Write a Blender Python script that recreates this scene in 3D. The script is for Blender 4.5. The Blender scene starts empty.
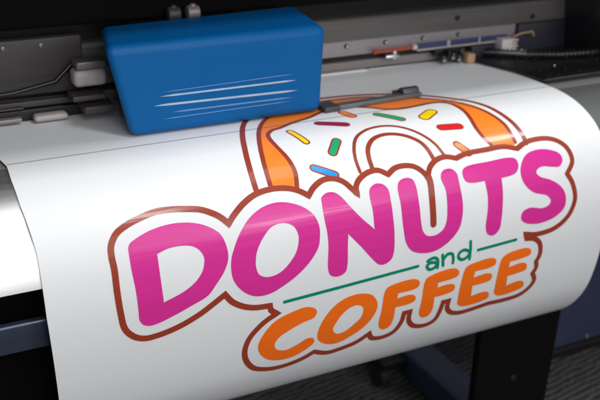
import bpy, bmesh, math, random
from mathutils import Vector, Matrix
from mathutils.geometry import delaunay_2d_cdt
random.seed(7)
sc = bpy.context.scene
COL = sc.collection

# ------------------------------------------------------------------ materials
def mat(name, col, rough=.5, metal=0., coat=0., bump=None, vary=0., vscale=8., spec=.5, stretch=(1,1,1)):
    m = bpy.data.materials.new(name); m.use_nodes = True
    nt = m.node_tree; b = nt.nodes['Principled BSDF']
    b.inputs['Base Color'].default_value = (*col, 1)
    b.inputs['Roughness'].default_value = rough
    b.inputs['Metallic'].default_value = metal
    b.inputs['Specular IOR Level'].default_value = spec
    if coat:
        b.inputs['Coat Weight'].default_value = coat
        b.inputs['Coat Roughness'].default_value = .12
    tc = nt.nodes.new('ShaderNodeTexCoord'); mp = nt.nodes.new('ShaderNodeMapping')
    mp.inputs['Scale'].default_value = stretch
    nt.links.new(tc.outputs['Object'], mp.inputs['Vector'])
    if vary:
        n = nt.nodes.new('ShaderNodeTexNoise'); n.inputs['Scale'].default_value = vscale; n.inputs['Detail'].default_value = 6
        nt.links.new(mp.outputs['Vector'], n.inputs['Vector'])
        mx = nt.nodes.new('ShaderNodeMix'); mx.data_type = 'RGBA'
        mx.inputs['A'].default_value = (*[c*(1-vary) for c in col], 1)
        mx.inputs['B'].default_value = (*[min(1, c*(1+vary)) for c in col], 1)
        nt.links.new(n.outputs['Fac'], mx.inputs['Factor'])
        nt.links.new(mx.outputs['Result'], b.inputs['Base Color'])
        r = nt.nodes.new('ShaderNodeMapRange')
        r.inputs['To Min'].default_value = max(.02, rough-.08); r.inputs['To Max'].default_value = min(1, rough+.1)
        nt.links.new(n.outputs['Fac'], r.inputs['Value']); nt.links.new(r.outputs['Result'], b.inputs['Roughness'])
    if bump:
        sc_, st, dist = bump
        n2 = nt.nodes.new('ShaderNodeTexNoise'); n2.inputs['Scale'].default_value = sc_; n2.inputs['Detail'].default_value = 4
        nt.links.new(mp.outputs['Vector'], n2.inputs['Vector'])
        bp = nt.nodes.new('ShaderNodeBump'); bp.inputs['Strength'].default_value = st; bp.inputs['Distance'].default_value = dist
        nt.links.new(n2.outputs['Fac'], bp.inputs['Height']); nt.links.new(bp.outputs['Normal'], b.inputs['Normal'])
        if coat: nt.links.new(bp.outputs['Normal'], b.inputs['Coat Normal'])
    return m

WB = (6., .45, .0026)       # slow waves of the hanging vinyl, shared by sheet and ink
M = {}
M['vinyl'] = mat('white_vinyl', (.775,.79,.805), .45, bump=WB, vary=.015, vscale=5, spec=.35)
def ink(n, c): M[n] = mat('ink_'+n, c, .3, bump=WB, vary=.03, vscale=22, stretch=(.25,5,5), coat=.22, spec=.2)
ink('pink', (.655,.030,.285)); ink('brown', (.31,.045,.021)); ink('orange', (.95,.165,.008)); ink('ring', (.95,.235,.025))
ink('teal', (.0,.24,.13)); ink('yellow', (.90,.66,.01)); ink('purple', (.30,.012,.09)); ink('green', (.01,.38,.16))
ink('blue', (.01,.30,.76)); ink('red', (.78,.012,.025))
M['crease_shade'] = mat('crease_shadow_grey', (.10,.09,.10), .6)  # dark tone painted for the shade along the sheet's crease
M['apron'] = mat('brushed_aluminium', (.66,.68,.67), .40, metal=1., vary=.06, vscale=30, stretch=(.15,3,3), bump=(60,.1,.0006))
M['platen'] = mat('platen_grey', (.30,.29,.29), .45, metal=.4, vary=.1)
M['carriage'] = mat('blue_plastic', (.0,.105,.33), .5, spec=.22, vary=.07, vscale=12, bump=(350,.12,.0004))
M['carriage_dark'] = mat('dark_blue_plastic', (.002,.03,.13), .5, vary=.1)
M['stripe'] = mat('white_stripe', (.42,.52,.66), .5, vary=.25, vscale=60)
M['seam'] = mat('carriage_seam_blue', (.01,.14,.42), .5, spec=.2)
M['leg_black'] = mat('matt_black_steel', (.003,.003,.003), .8, vary=.2, spec=.1)
M['stripe_dim'] = mat('pale_blue_stripe', (.12,.28,.55), .5, vary=.2, vscale=60)
M['beam'] = mat('anodised_beam', (.17,.162,.156), .42, metal=.45, vary=.18, vscale=14, stretch=(.3,4,4), bump=(120,.1,.0006))
M['strip'] = mat('pale_steel_strip', (.40,.36,.39), .38, metal=.45, vary=.15, vscale=18, stretch=(.3,4,4))
M['lower'] = mat('warm_grey_strip', (.27,.235,.235), .45, metal=.3, vary=.15, vscale=14, stretch=(.3,4,4))
M['steel'] = mat('bright_steel', (.80,.82,.84), .22, metal=.9, vary=.05)
M['glare_white'] = mat('painted_glare_white', (.85,.86,.88), .3, vary=.04)  # white that stands for a light reflection on the rail
M['black'] = mat('black_metal', (.006,.006,.007), .5, vary=.3, vscale=20)
M['gloss_black'] = mat('glossy_black_plastic', (.012,.012,.014), .25, vary=.3, vscale=25, bump=(40,.2,.002))
M['navy'] = mat('navy_painted_steel', (.040,.050,.105), .42, vary=.2, vscale=9, bump=(200,.1,.0005))
M['indigo'] = mat('dark_navy_panel', (.016,.016,.028), .5, vary=.2, vscale=9)
M['clamp'] = mat('clamp_grey', (.17,.18,.20), .36, metal=.5, vary=.15, vscale=60)
M['clamp_dark'] = mat('clamp_dark_grey', (.07,.075,.085), .42, metal=.3, vary=.2, vscale=60)
M['bar'] = mat('blue_grey_extrusion', (.07,.09,.14), .3, metal=.6, vary=.12, vscale=20, stretch=(.3,4,4))
M['hose'] = mat('orange_hose', (.42,.075,.03), .6, vary=.2, vscale=60)
M['tape'] = mat('blue_ribbon', (.03,.045,.14), .55, vary=.2, vscale=30)
M['pale'] = mat('pale_plastic', (.42,.38,.36), .5, vary=.15, vscale=40)
M['nylon'] = mat('white_nylon', (.62,.56,.56), .45, vary=.12, vscale=60)
M['tan'] = mat('tan_plastic', (.42,.26,.15), .5, vary=.2, vscale=60)
M['panel'] = mat('dark_warm_panel', (.062,.054,.055), .5, metal=.2, vary=.25, vscale=9, stretch=(.4,3,3))
M['apron_shaded_end'] = mat('shaded_apron_grey', (.105,.11,.108), .5, metal=.2, vary=.12, vscale=12, stretch=(.3,3,3), spec=.3)  # darker grey copy of the apron, standing for its shaded right side
M['screw'] = mat('zinc_screw', (.25,.25,.26), .35, metal=.8)
M['caster'] = mat('black_rubber', (.012,.012,.012), .7, vary=.2)

def carpet():
    m = bpy.data.materials.new('ribbed_carpet'); m.use_nodes = True
    nt = m.node_tree; b = nt.nodes['Principled BSDF']; b.inputs['Roughness'].default_value = .95
    b.inputs['Specular IOR Level'].default_value = .1
    tc = nt.nodes.new('ShaderNodeTexCoord')
    n = nt.nodes.new('ShaderNodeTexNoise'); n.inputs['Scale'].default_value = 22; n.inputs['Detail'].default_value = 3
    nt.links.new(tc.outputs['Object'], n.inputs['Vector'])
    mp = nt.nodes.new('ShaderNodeMapping'); mp.inputs['Rotation'].default_value = (0,0,math.radians(-9))
    add = nt.nodes.new('ShaderNodeVectorMath'); add.operation = 'MULTIPLY_ADD'
    add.inputs[1].default_value = (.02,.02,0)
    nt.links.new(n.outputs['Color'], add.inputs[0]); nt.links.new(tc.outputs['Object'], add.inputs[2])
    nt.links.new(add.outputs[0], mp.inputs['Vector'])
    w = nt.nodes.new('ShaderNodeTexWave'); w.bands_direction = 'Y'; w.inputs['Scale'].default_value = 17; w.inputs['Distortion'].default_value = 2.2
    w.inputs['Detail'].default_value = 2; w.inputs['Detail Scale'].default_value = 3
    nt.links.new(mp.outputs['Vector'], w.inputs['Vector'])
    f = nt.nodes.new('ShaderNodeTexNoise'); f.inputs['Scale'].default_value = 260; f.inputs['Detail'].default_value = 3
    nt.links.new(tc.outputs['Object'], f.inputs['Vector'])
    mu = nt.nodes.new('ShaderNodeMath'); mu.operation = 'MULTIPLY'
    nt.links.new(w.outputs['Fac'], mu.inputs[0]); nt.links.new(f.outputs['Fac'], mu.inputs[1])
    cr = nt.nodes.new('ShaderNodeValToRGB')
    cr.color_ramp.elements[0].color = (.045,.045,.048,1); cr.color_ramp.elements[0].position = .08
    cr.color_ramp.elements[1].color = (.21,.205,.21,1); cr.color_ramp.elements[1].position = .55
    nt.links.new(mu.outputs[0], cr.inputs['Fac']); nt.links.new(cr.outputs['Color'], b.inputs['Base Color'])
    bp = nt.nodes.new('ShaderNodeBump'); bp.inputs['Strength'].default_value = .8; bp.inputs['Distance'].default_value = .006
    nt.links.new(mu.outputs[0], bp.inputs['Height']); nt.links.new(bp.outputs['Normal'], b.inputs['Normal'])
    return m
M['carpet'] = carpet()

# ------------------------------------------------------------------ object helpers
def link(name, me, mats, parent=None, label=None):
    o = bpy.data.objects.new(name, me); COL.objects.link(o)
    for m in (mats if isinstance(mats, (list, tuple)) else [mats]): me.materials.append(m)
    if parent is not None: o.parent = parent
    if label: o['label'] = label
    return o

def thing(name, label, cat, loc=(0,0,0), group=None):
    o = bpy.data.objects.new(name, None); COL.objects.link(o)
    o['label'] = label; o['category'] = cat; o.location = loc
    if group: o['group'] = group
    return o

def finish(bm, name, m, parent=None, bevel=0., seg=3, label=None, smooth=True, minang=25):
    """bmesh in world coordinates -> one mesh object under its parent."""
    bmesh.ops.recalc_face_normals(bm, faces=bm.faces)
    if bevel:
        es = [e for e in bm.edges if len(e.link_faces) == 2 and e.calc_face_angle(0) > math.radians(minang)]
        bmesh.ops.bevel(bm, geom=es, offset=bevel, segments=seg, profile=.5, affect='EDGES', clamp_overlap=True)
    bmesh.ops.recalc_face_normals(bm, faces=bm.faces)
    if parent is not None:
        bm.transform(Matrix.Translation(-Vector(wloc(parent))))
    me = bpy.data.meshes.new(name); bm.to_mesh(me); bm.free()
    if smooth:
        me.polygons.foreach_set('use_smooth', [True]*len(me.polygons))
        me.set_sharp_from_angle(angle=math.radians(38))
    return link(name, me, m, parent, label)

def wloc(o):
    v = Vector((0,0,0))
    while o is not None: v += o.location; o = o.parent
    return v

def box(bm, x0, x1, y0, y1, z0, z1, rz=0., c=None):
    vs = [bm.verts.new((x,y,z)) for x in (x0,x1) for y in (y0,y1) for z in (z0,z1)]
    for f in ((0,1,3,2),(4,6,7,5),(0,4,5,1),(2,3,7,6),(0,2,6,4),(1,5,7,3)): bm.faces.new([vs[i] for i in f])
    if rz:
        bmesh.ops.rotate(bm, verts=vs, cent=c or ((x0+x1)/2,(y0+y1)/2,0), matrix=Matrix.Rotation(rz, 3, 'Z'))
    return vs

def B(*a, **k):
    bm = bmesh.new(); box(bm, *a, **k); return bm

def prism_x(bm, yz, x0, x1):
    a = [bm.verts.new((x0,y,z)) for y,z in yz]; b = [bm.verts.new((x1,y,z)) for y,z in yz]
    n = len(yz); bm.faces.new(a); bm.faces.new(b[::-1])
    for i in range(n): bm.faces.new((a[i], b[i], b[(i+1)%n], a[(i+1)%n]))

def prism_y(bm, xz, y0, y1):
    a = [bm.verts.new((x,y0,z)) for x,z in xz]; b = [bm.verts.new((x,y1,z)) for x,z in xz]
    n = len(xz); bm.faces.new(a); bm.faces.new(b[::-1])
    for i in range(n): bm.faces.new((a[i], b[i], b[(i+1)%n], a[(i+1)%n]))

def cyl(bm, p, axis, r, h, n=24, r2=None):
    """cylinder centred at p along axis"""
    q = Vector(axis).normalized().to_track_quat('Z','Y').to_matrix().to_4x4()
    bmesh.ops.create_cone(bm, cap_ends=True, segments=n, radius1=r, radius2=r if r2 is None else r2, depth=h,
                          matrix=Matrix.Translation(p) @ q)

def tube(bm, pts, r, n=12):
    pts = [Vector(p) for p in pts]; rings = []
    for i, p in enumerate(pts):
        d = (pts[min(i+1,len(pts)-1)] - pts[max(i-1,0)]).normalized()
        u = d.cross(Vector((0,.1,1))).normalized(); v = d.cross(u)
        rings.append([bm.verts.new(p + r*(math.cos(a)*u + math.sin(a)*v)) for a in [2*math.pi*k/n for k in range(n)]])
    for a, b in zip(rings, rings[1:]):
        for k in range(n): bm.faces.new((a[k], a[(k+1)%n], b[(k+1)%n], b[k]))
    bm.faces.new(rings[0]); bm.faces.new(rings[-1][::-1])

# ------------------------------------------------------------------ the curve the vinyl follows (y, z), front bend and curl
CP = [(.42,0),(.25,0),(.1,0),(.02,0),(-.03,-.0012),(-.06,-.0052),(-.095,-.0165),(-.125,-.0335),(-.15,-.058),(-.168,-.092),(-.182,-.145),(-.188,-.20),(-.188,-.25),(-.184,-.295),(-.174,-.34),(-.157,-.375),(-.135,-.402),(-.11,-.421),(-.07,-.437),(-.02,-.441),(.06,-.431)]
def crom(P, n=8):
    P = [Vector(p) for p in P]; Q = [2*P[0]-P[1]] + P + [2*P[-1]-P[-2]]; out = []
    for i in range(1, len(Q)-2):
        p0,p1,p2,p3 = Q[i-1:i+3]
        g = lambda a, b: (b-a).length**.5
        t0=0; t1=g(p0,p1); t2=t1+g(p1,p2); t3=t2+g(p2,p3)
        for k in range(n):
            t = t1+(t2-t1)*k/n
            A1=(t1-t)/(t1-t0)*p0+(t-t0)/(t1-t0)*p1; A2=(t2-t)/(t2-t1)*p1+(t-t1)/(t2-t1)*p2; A3=(t3-t)/(t3-t2)*p2+(t-t2)/(t3-t2)*p3
            B1=(t2-t)/(t2-t0)*A1+(t-t0)/(t2-t0)*A2; B2=(t3-t)/(t3-t1)*A2+(t-t1)/(t3-t1)*A3
            out.append((t2-t)/(t2-t1)*B1+(t-t1)/(t2-t1)*B2)
    out.append(Q[-2]); return out
PROF = crom(CP); SS = [-.42]
for a, b in zip(PROF, PROF[1:]): SS.append(SS[-1] + (b-a).length)
NRM = []
for i in range(len(PROF)):
    t = (PROF[min(i+1,len(PROF)-1)] - PROF[max(i-1,0)]).normalized()
    NRM.append(Vector((t[1], -t[0])))         # walking towards the viewer the outside is up / forward
def surf(x, s, off=0.):
    s = min(max(s, SS[0]), SS[-1]-1e-9)
    lo, hi = 0, len(SS)-1
    while hi-lo > 1:
        m_ = (lo+hi)//2
        if SS[m_] <= s: lo = m_
        else: hi = m_
    k = (s-SS[lo])/(SS[hi]-SS[lo])
    p = PROF[lo].lerp(PROF[hi], k); n = NRM[lo].lerp(NRM[hi], k).normalized()
    return Vector((x, p[0]+off*n[0], p[1]+off*n[1])), Vector((0, n[0], n[1]))

def flat_print(name, loops, test, off, mats, parent, label=None, which=None):
    """Triangulate a flat design (x, s), cut it at every bend station and lay it on the vinyl."""
    vs, es = [], []
    for lp, closed in loops:
        b = len(vs); vs += [Vector(p) for p in lp]; n = len(lp)
        es += [(b+i, b+(i+1)%n) for i in range(n if closed else n-1)]
    x0 = min(v[0] for v in vs)-.001; x1 = max(v[0] for v in vs)+.001
    s0 = min(v[1] for v in vs); s1 = max(v[1] for v in vs)
    for s in SS:
        if s0-.01 < s < s1+.01:
            vs += [Vector((x0,s)), Vector((x1,s))]; es.append((len(vs)-2, len(vs)-1))
    V, E, F, *_ = delaunay_2d_cdt(vs, es, [], 0, 1e-7)
    keep, mi = [], []
    for f in F:
        a, b, c = (V[i] for i in f)
        if abs((b-a).cross(c-a)) < 1e-10: continue
        cc = (a+b+c)/3
        if test(cc): keep.append(tuple(f)); mi.append(which(cc) if which else 0)
    used = sorted({i for f in keep for i in f}); idx = {v:i for i, v in enumerate(used)}
    P, N = zip(*[surf(V[i][0], V[i][1], off) for i in used])
    fs = []
    for f in keep:
        g = [idx[i] for i in f]
        n = (P[g[1]]-P[g[0]]).cross(P[g[2]]-P[g[0]])
        if n.dot(N[g[0]]) < 0: g.reverse()
        fs.append(g)
    me = bpy.data.meshes.new(name); me.from_pydata([tuple(p) for p in P], [], fs); me.update()
    me.polygons.foreach_set('material_index', mi)
    me.polygons.foreach_set('use_smooth', [True]*len(fs))
    me.normals_split_custom_set_from_vertices([tuple(n) for n in N])
    return link(name, me, mats, parent, label)

def winding(p, loop):
    w = 0; n = len(loop)
    for i in range(n):
        ax, ay = loop[i]; bx, by = loop[(i+1)%n]
        if ay <= p[1]:
            if by > p[1] and (bx-ax)*(p[1]-ay)-(p[0]-ax)*(by-ay) > 0: w += 1
        elif by <= p[1] and (bx-ax)*(p[1]-ay)-(p[0]-ax)*(by-ay) < 0: w -= 1
    return w
def dist(p, pl, closed):
    d = 9.; n = len(pl)
    for i in range(n if closed else n-1):
        ax, ay = pl[i]; bx, by = pl[(i+1)%n]
        dx, dy = bx-ax, by-ay; L = dx*dx+dy*dy
        t = 0 if L == 0 else min(1, max(0, ((p[0]-ax)*dx+(p[1]-ay)*dy)/L))
        d = min(d, math.hypot(p[0]-ax-t*dx, p[1]-ay-t*dy))
    return d
U = lambda lp: [(a*1e-4, b*1e-4) for a, b in lp]

def offset_loops(pl, w, closed):
    n = len(pl); L, R = [], []
    for i in range(n):
        p = Vector(pl[i])
        a = Vector(pl[i-1]) if (i or closed) else None
        b = Vector(pl[(i+1)%n]) if (i < n-1 or closed) else None
        d1 = (p-a).normalized() if a is not None else None; d2 = (b-p).normalized() if b is not None else None
        if d1 is None: d1 = d2
        if d2 is None: d2 = d1
        n1 = Vector((-d1[1], d1[0])); n2 = Vector((-d2[1], d2[0])); m_ = (n1+n2)
        m_ = m_.normalized() if m_.length > .15 else n1
        k = min(1/max(m_.dot(n1), .3), 1.7)
        if not closed and i == 0:
            q = [p + w*(math.cos(t)*n1 - math.sin(t)*d1) for t in [math.pi*j/8 for j in range(9)]]
            cap0 = q; L.append(q[0]); R.append(q[-1]); continue
        if not closed and i == n-1:
            cap1 = [p + w*(math.cos(t)*n1 + math.sin(t)*d1) for t in [math.pi*j/8 for j in range(9)]]
            L.append(cap1[0]); R.append(cap1[-1]); continue
        L.append(p+w*k*m_); R.append(p-w*k*m_)
    T = lambda q: [(v[0], v[1]) for v in q]
    if closed: return [(T(L), True), (T(R), True)]
    return [(T(L) + T(cap1[1:-1]) + T(R[::-1]) + T(cap0[1:-1])[::-1], True)]

def fill_part(name, loops, m, off, parent, label):
    lp = [U(l) for l in loops]
    return flat_print(name, [(l, True) for l in lp], lambda p: sum(abs(winding(p, l)) for l in lp) == 1, off, m, parent, label)
def stroke_part(name, strokes, m, off, parent, label):
    LL = []; S_ = []
    for pl, w, c in strokes:
        pl = U(pl); ol = offset_loops(pl, w/2, c); LL += ol; S_.append((pl, w/2, c, ol))
    def test(p):
        for pl, w, c, ol in S_:
            if dist(p, pl, c) < w: return True
            if c:
                if bool(winding(p, ol[0][0])) != bool(winding(p, ol[1][0])) and dist(p, pl, c) < w*1.7: return True
            elif winding(p, ol[0][0]): return True
        return False
    return flat_print(name, LL, test, off, m, parent, label)

# flat design of the print in (x, s), tenths of a millimetre
FILLS = {
 'letter_d': [[(1242,2264),(1239,2208),(1238,2151),(1237,2095),(1237,2046),(1237,2007),(1238,1985),(1238,1967),(1241,1949),(1249,1930),(1259,1912),(1272,1895),(1286,1883),(1302,1874),(1319,1865),(1339,1855),(1378,1838),(1426,1818),(1480,1798),(1536,1780),(1590,1765),(1645,1754),(1699,1744),(1755,1736),(1810,1731),(1866,1728),(1920,1727),(1974,1728),(2029,1732),(2082,1738),(2134,1746),(2183,1756),(2230,1768),(2277,1782),(2322,1798),(2365,1817),(2401,1835),(2438,1855),(2472,1876),(2503,1898),(2531,1919),(2551,1936),(2568,1951),(2584,1966),(2599,1982),(2613,2000),(2624,2021),(2634,2041),(2644,2062),(2652,2085),(2659,2108),(2667,2135),(2674,2163),(2680,2193),(2684,2222),(2688,2248),(2690,2272),(2692,2295),(2691,2317),(2690,2340),(2688,2361),(2684,2381),(2680,2402),(2674,2422),(2667,2444),(2654,2471),(2641,2498),(2625,2527),(2608,2555),(2590,2583),(2568,2612),(2544,2642),(2518,2671),(2493,2700),(2467,2728),(2442,2757),(2418,2787),(2392,2818),(2365,2846),(2332,2873),(2287,2898),(2237,2920),(2182,2939),(2128,2957),(2076,2975),(2026,2993),(1977,3011),(1927,3028),(1877,3045),(1826,3061),(1771,3078),(1713,3097),(1655,3114),(1600,3129),(1550,3139),(1519,3143),(1491,3147),(1464,3149),(1437,3148),(1412,3144),(1388,3137),(1364,3127),(1342,3115),(1323,3099),(1309,3083),(1298,3064),(1289,3044),(1282,3023),(1278,2998),(1276,2971),(1277,2943),(1278,2913),(1278,2880),(1276,2821),(1274,2753),(1272,2682),(1269,2612),(1266,2545),(1262,2488),(1256,2431),(1251,2375),(1246,2319)],[(1636,2106),(1663,2100),(1697,2090),(1734,2079),(1771,2069),(1807,2062),(1842,2058),(1877,2056),(1914,2055),(1950,2056),(1985,2058),(2021,2062),(2058,2066),(2093,2073),(2128,2082),(2159,2093),(2184,2106),(2207,2121),(2229,2138),(2249,2157),(2267,2176),(2280,2196),(2293,2218),(2304,2241),(2312,2264),(2318,2286),(2320,2306),(2319,2326),(2317,2346),(2313,2367),(2309,2386),(2304,2406),(2299,2425),(2292,2444),(2285,2463),(2275,2483),(2257,2511),(2236,2540),(2211,2569),(2184,2597),(2156,2623),(2122,2648),(2086,2671),(2048,2693),(2007,2714),(1964,2734),(1906,2756),(1840,2778),(1772,2798),(1707,2816),(1655,2834),(1656,2790),(1652,2734),(1649,2676),(1647,2619),(1645,2563),(1643,2511),(1641,2460),(1640,2409),(1639,2359),(1638,2311),(1637,2267),(1637,2222),(1636,2179),(1637,2139)]],
 'letter_o': [[(2783,2267),(2802,2227),(2825,2184),(2850,2138),(2878,2093),(2908,2050),(2943,2006),(2981,1962),(3020,1920),(3062,1880),(3107,1844),(3148,1816),(3192,1790),(3236,1767),(3282,1747),(3329,1730),(3375,1717),(3424,1706),(3473,1699),(3523,1694),(3570,1694),(3616,1696),(3661,1703),(3707,1712),(3751,1724),(3794,1737),(3839,1755),(3884,1774),(3927,1796),(3969,1819),(4007,1845),(4041,1872),(4073,1900),(4102,1929),(4130,1962),(4152,1994),(4170,2029),(4185,2066),(4197,2103),(4206,2141),(4212,2178),(4214,2213),(4214,2248),(4210,2283),(4206,2317),(4200,2349),(4196,2378),(4191,2405),(4185,2432),(4177,2459),(4164,2487),(4142,2526),(4115,2566),(4082,2606),(4048,2646),(4013,2683),(3974,2720),(3932,2755),(3889,2790),(3845,2822),(3800,2852),(3754,2881),(3706,2909),(3657,2935),(3608,2959),(3558,2982),(3506,3005),(3452,3028),(3396,3048),(3341,3063),(3287,3072),(3239,3075),(3191,3075),(3144,3070),(3097,3061),(3052,3047),(3011,3027),(2969,3003),(2931,2975),(2893,2943),(2860,2911),(2831,2876),(2802,2840),(2778,2802),(2757,2762),(2740,2723),(2729,2688),(2722,2652),(2718,2616),(2716,2580),(2716,2545),(2717,2512),(2720,2477),(2725,2443),(2731,2411),(2738,2380),(2745,2356),(2752,2335),(2762,2313),(2772,2291)],[(3156,2342),(3172,2310),(3191,2278),(3213,2245),(3237,2212),(3262,2181),(3293,2147),(3326,2113),(3362,2081),(3400,2054),(3439,2033),(3477,2022),(3517,2013),(3558,2009),(3598,2010),(3637,2015),(3670,2024),(3703,2036),(3734,2053),(3763,2072),(3787,2095),(3806,2121),(3823,2152),(3834,2185),(3843,2220),(3848,2255),(3847,2297),(3839,2343),(3827,2389),(3811,2434),(3794,2476),(3773,2511),(3749,2546),(3723,2577),(3694,2608),(3665,2638),(3633,2667),(3601,2695),(3566,2720),(3530,2743),(3492,2761),(3455,2773),(3415,2784),(3373,2790),(3333,2792),(3296,2789),(3264,2782),(3233,2772),(3203,2758),(3176,2741),(3155,2722),(3140,2701),(3129,2676),(3121,2647),(3115,2619),(3111,2591),(3109,2561),(3110,2531),(3114,2499),(3119,2469),(3124,2440),(3129,2420),(3134,2400),(3140,2381),(3147,2362)]],
 'letter_n': [[(4314,1811),(4314,1787),(4315,1767),(4323,1746),(4340,1728),(4363,1712),(4390,1699),(4418,1688),(4442,1684),(4468,1682),(4494,1683),(4519,1687),(4543,1693),(4563,1701),(4582,1712),(4599,1725),(4617,1740),(4634,1757),(4665,1793),(4698,1836),(4731,1884),(4765,1934),(4801,1980),(4835,2025),(4870,2069),(4906,2114),(4944,2157),(4982,2200),(5022,2241),(5064,2282),(5105,2323),(5146,2361),(5173,2395),(5169,2342),(5168,2277),(5169,2209),(5169,2142),(5168,2080),(5165,2032),(5160,1984),(5156,1938),(5153,1895),(5154,1856),(5157,1830),(5159,1806),(5163,1783),(5171,1763),(5183,1744),(5200,1727),(5220,1712),(5244,1700),(5269,1689),(5294,1683),(5320,1681),(5347,1682),(5374,1687),(5398,1694),(5421,1704),(5441,1716),(5459,1733),(5476,1751),(5489,1772),(5501,1795),(5511,1831),(5515,1873),(5516,1917),(5516,1962),(5517,2009),(5519,2064),(5520,2124),(5521,2185),(5523,2245),(5524,2299),(5526,2337),(5528,2372),(5529,2406),(5530,2441),(5530,2480),(5529,2542),(5527,2612),(5525,2684),(5520,2754),(5512,2812),(5506,2844),(5499,2872),(5491,2899),(5479,2922),(5462,2943),(5440,2962),(5414,2978),(5385,2992),(5356,3000),(5328,3005),(5304,3006),(5279,3003),(5255,2996),(5231,2985),(5208,2969),(5185,2949),(5164,2927),(5141,2902),(5117,2875),(5078,2830),(5036,2778),(4992,2723),(4948,2668),(4905,2615),(4860,2564),(4814,2511),(4769,2459),(4726,2410),(4691,2368),(4696,2395),(4691,2430),(4686,2468),(4681,2508),(4676,2550),(4672,2611),(4669,2680),(4667,2752),(4664,2820),(4658,2876),(4653,2904),(4649,2929),(4643,2952),(4634,2973),(4619,2991),(4596,3007),(4566,3021),(4534,3029),(4502,3034),(4471,3034),(4441,3029),(4411,3020),(4383,3006),(4360,2989),(4344,2970),(4333,2948),(4324,2922),(4317,2892),(4311,2826),(4315,2743),(4323,2651),(4333,2563),(4338,2488),(4339,2439),(4339,2393),(4338,2349),(4336,2307),(4333,2266),(4330,2231),(4326,2197),(4321,2163),(4317,2128),(4314,2090),(4311,2035),(4309,1974),(4309,1911),(4311,1855)]],
 'letter_u': [[(5703,2499),(5695,2418),(5690,2329),(5688,2238),(5688,2151),(5687,2071),(5684,2013),(5679,1957),(5675,1903),(5675,1854),(5681,1811),(5687,1783),(5696,1757),(5708,1735),(5727,1716),(5748,1702),(5773,1690),(5800,1682),(5829,1676),(5856,1674),(5882,1676),(5910,1681),(5937,1689),(5962,1701),(5981,1716),(5995,1733),(6005,1755),(6010,1778),(6014,1803),(6019,1831),(6024,1886),(6026,1950),(6026,2020),(6027,2091),(6030,2158),(6032,2220),(6033,2284),(6034,2346),(6037,2403),(6043,2456),(6047,2488),(6051,2518),(6057,2544),(6064,2570),(6074,2594),(6089,2617),(6105,2638),(6124,2658),(6146,2672),(6172,2682),(6202,2690),(6235,2694),(6268,2695),(6298,2694),(6331,2688),(6365,2677),(6397,2664),(6427,2647),(6453,2629),(6473,2609),(6489,2587),(6503,2564),(6515,2537),(6525,2510),(6535,2475),(6543,2439),(6548,2400),(6552,2358),(6556,2315),(6560,2254),(6564,2186),(6567,2117),(6568,2049),(6565,1987),(6556,1939),(6540,1891),(6525,1845),(6515,1802),(6517,1763),(6527,1733),(6542,1706),(6562,1684),(6588,1667),(6613,1656),(6644,1650),(6676,1647),(6708,1648),(6735,1653),(6759,1664),(6781,1678),(6801,1696),(6819,1718),(6832,1740),(6843,1773),(6846,1809),(6846,1847),(6846,1888),(6847,1930),(6852,1988),(6857,2053),(6863,2120),(6867,2188),(6869,2249),(6869,2296),(6866,2340),(6862,2383),(6856,2424),(6848,2466),(6839,2507),(6829,2547),(6817,2586),(6801,2625),(6781,2662),(6753,2701),(6719,2739),(6682,2775),(6642,2808),(6601,2839),(6558,2867),(6511,2894),(6463,2917),(6413,2938),(6364,2953),(6318,2963),(6271,2970),(6223,2973),(6175,2973),(6126,2969),(6074,2961),(6019,2950),(5965,2934),(5914,2913),(5870,2890),(5839,2865),(5813,2839),(5790,2809),(5770,2778),(5753,2744),(5735,2700),(5723,2653),(5715,2604),(5709,2553)]],
 'letter_t': [[(6944,1797),(6945,1774),(6948,1751),(6956,1730),(6969,1710),(6987,1695),(7010,1683),(7036,1673),(7068,1664),(7134,1655),(7219,1651),(7314,1651),(7411,1651),(7503,1651),(7591,1647),(7683,1643),(7773,1640),(7855,1639),(7924,1644),(7959,1648),(7990,1653),(8018,1660),(8042,1670),(8063,1684),(8078,1703),(8088,1726),(8094,1751),(8096,1776),(8095,1800),(8088,1825),(8076,1850),(8061,1875),(8042,1897),(8022,1915),(7997,1929),(7969,1938),(7938,1945),(7906,1950),(7867,1955),(7822,1958),(7776,1959),(7731,1961),(7698,1960),(7699,1992),(7698,2033),(7698,2077),(7698,2121),(7697,2165),(7695,2211),(7692,2259),(7688,2306),(7684,2354),(7680,2403),(7674,2458),(7668,2515),(7661,2571),(7653,2626),(7645,2676),(7640,2710),(7635,2743),(7629,2776),(7620,2805),(7606,2832),(7587,2856),(7563,2879),(7536,2899),(7507,2913),(7480,2920),(7450,2918),(7420,2910),(7392,2897),(7367,2880),(7348,2856),(7334,2827),(7326,2794),(7320,2760),(7319,2706),(7327,2644),(7340,2579),(7354,2514),(7364,2453),(7369,2404),(7373,2357),(7377,2312),(7379,2265),(7379,2218),(7376,2165),(7370,2109),(7363,2054),(7358,2001),(7357,1958),(7313,1959),(7257,1959),(7199,1959),(7144,1956),(7098,1951),(7063,1944),(7032,1936),(7004,1924),(6981,1908),(6966,1889),(6955,1866),(6949,1842),(6945,1819)]],
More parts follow.
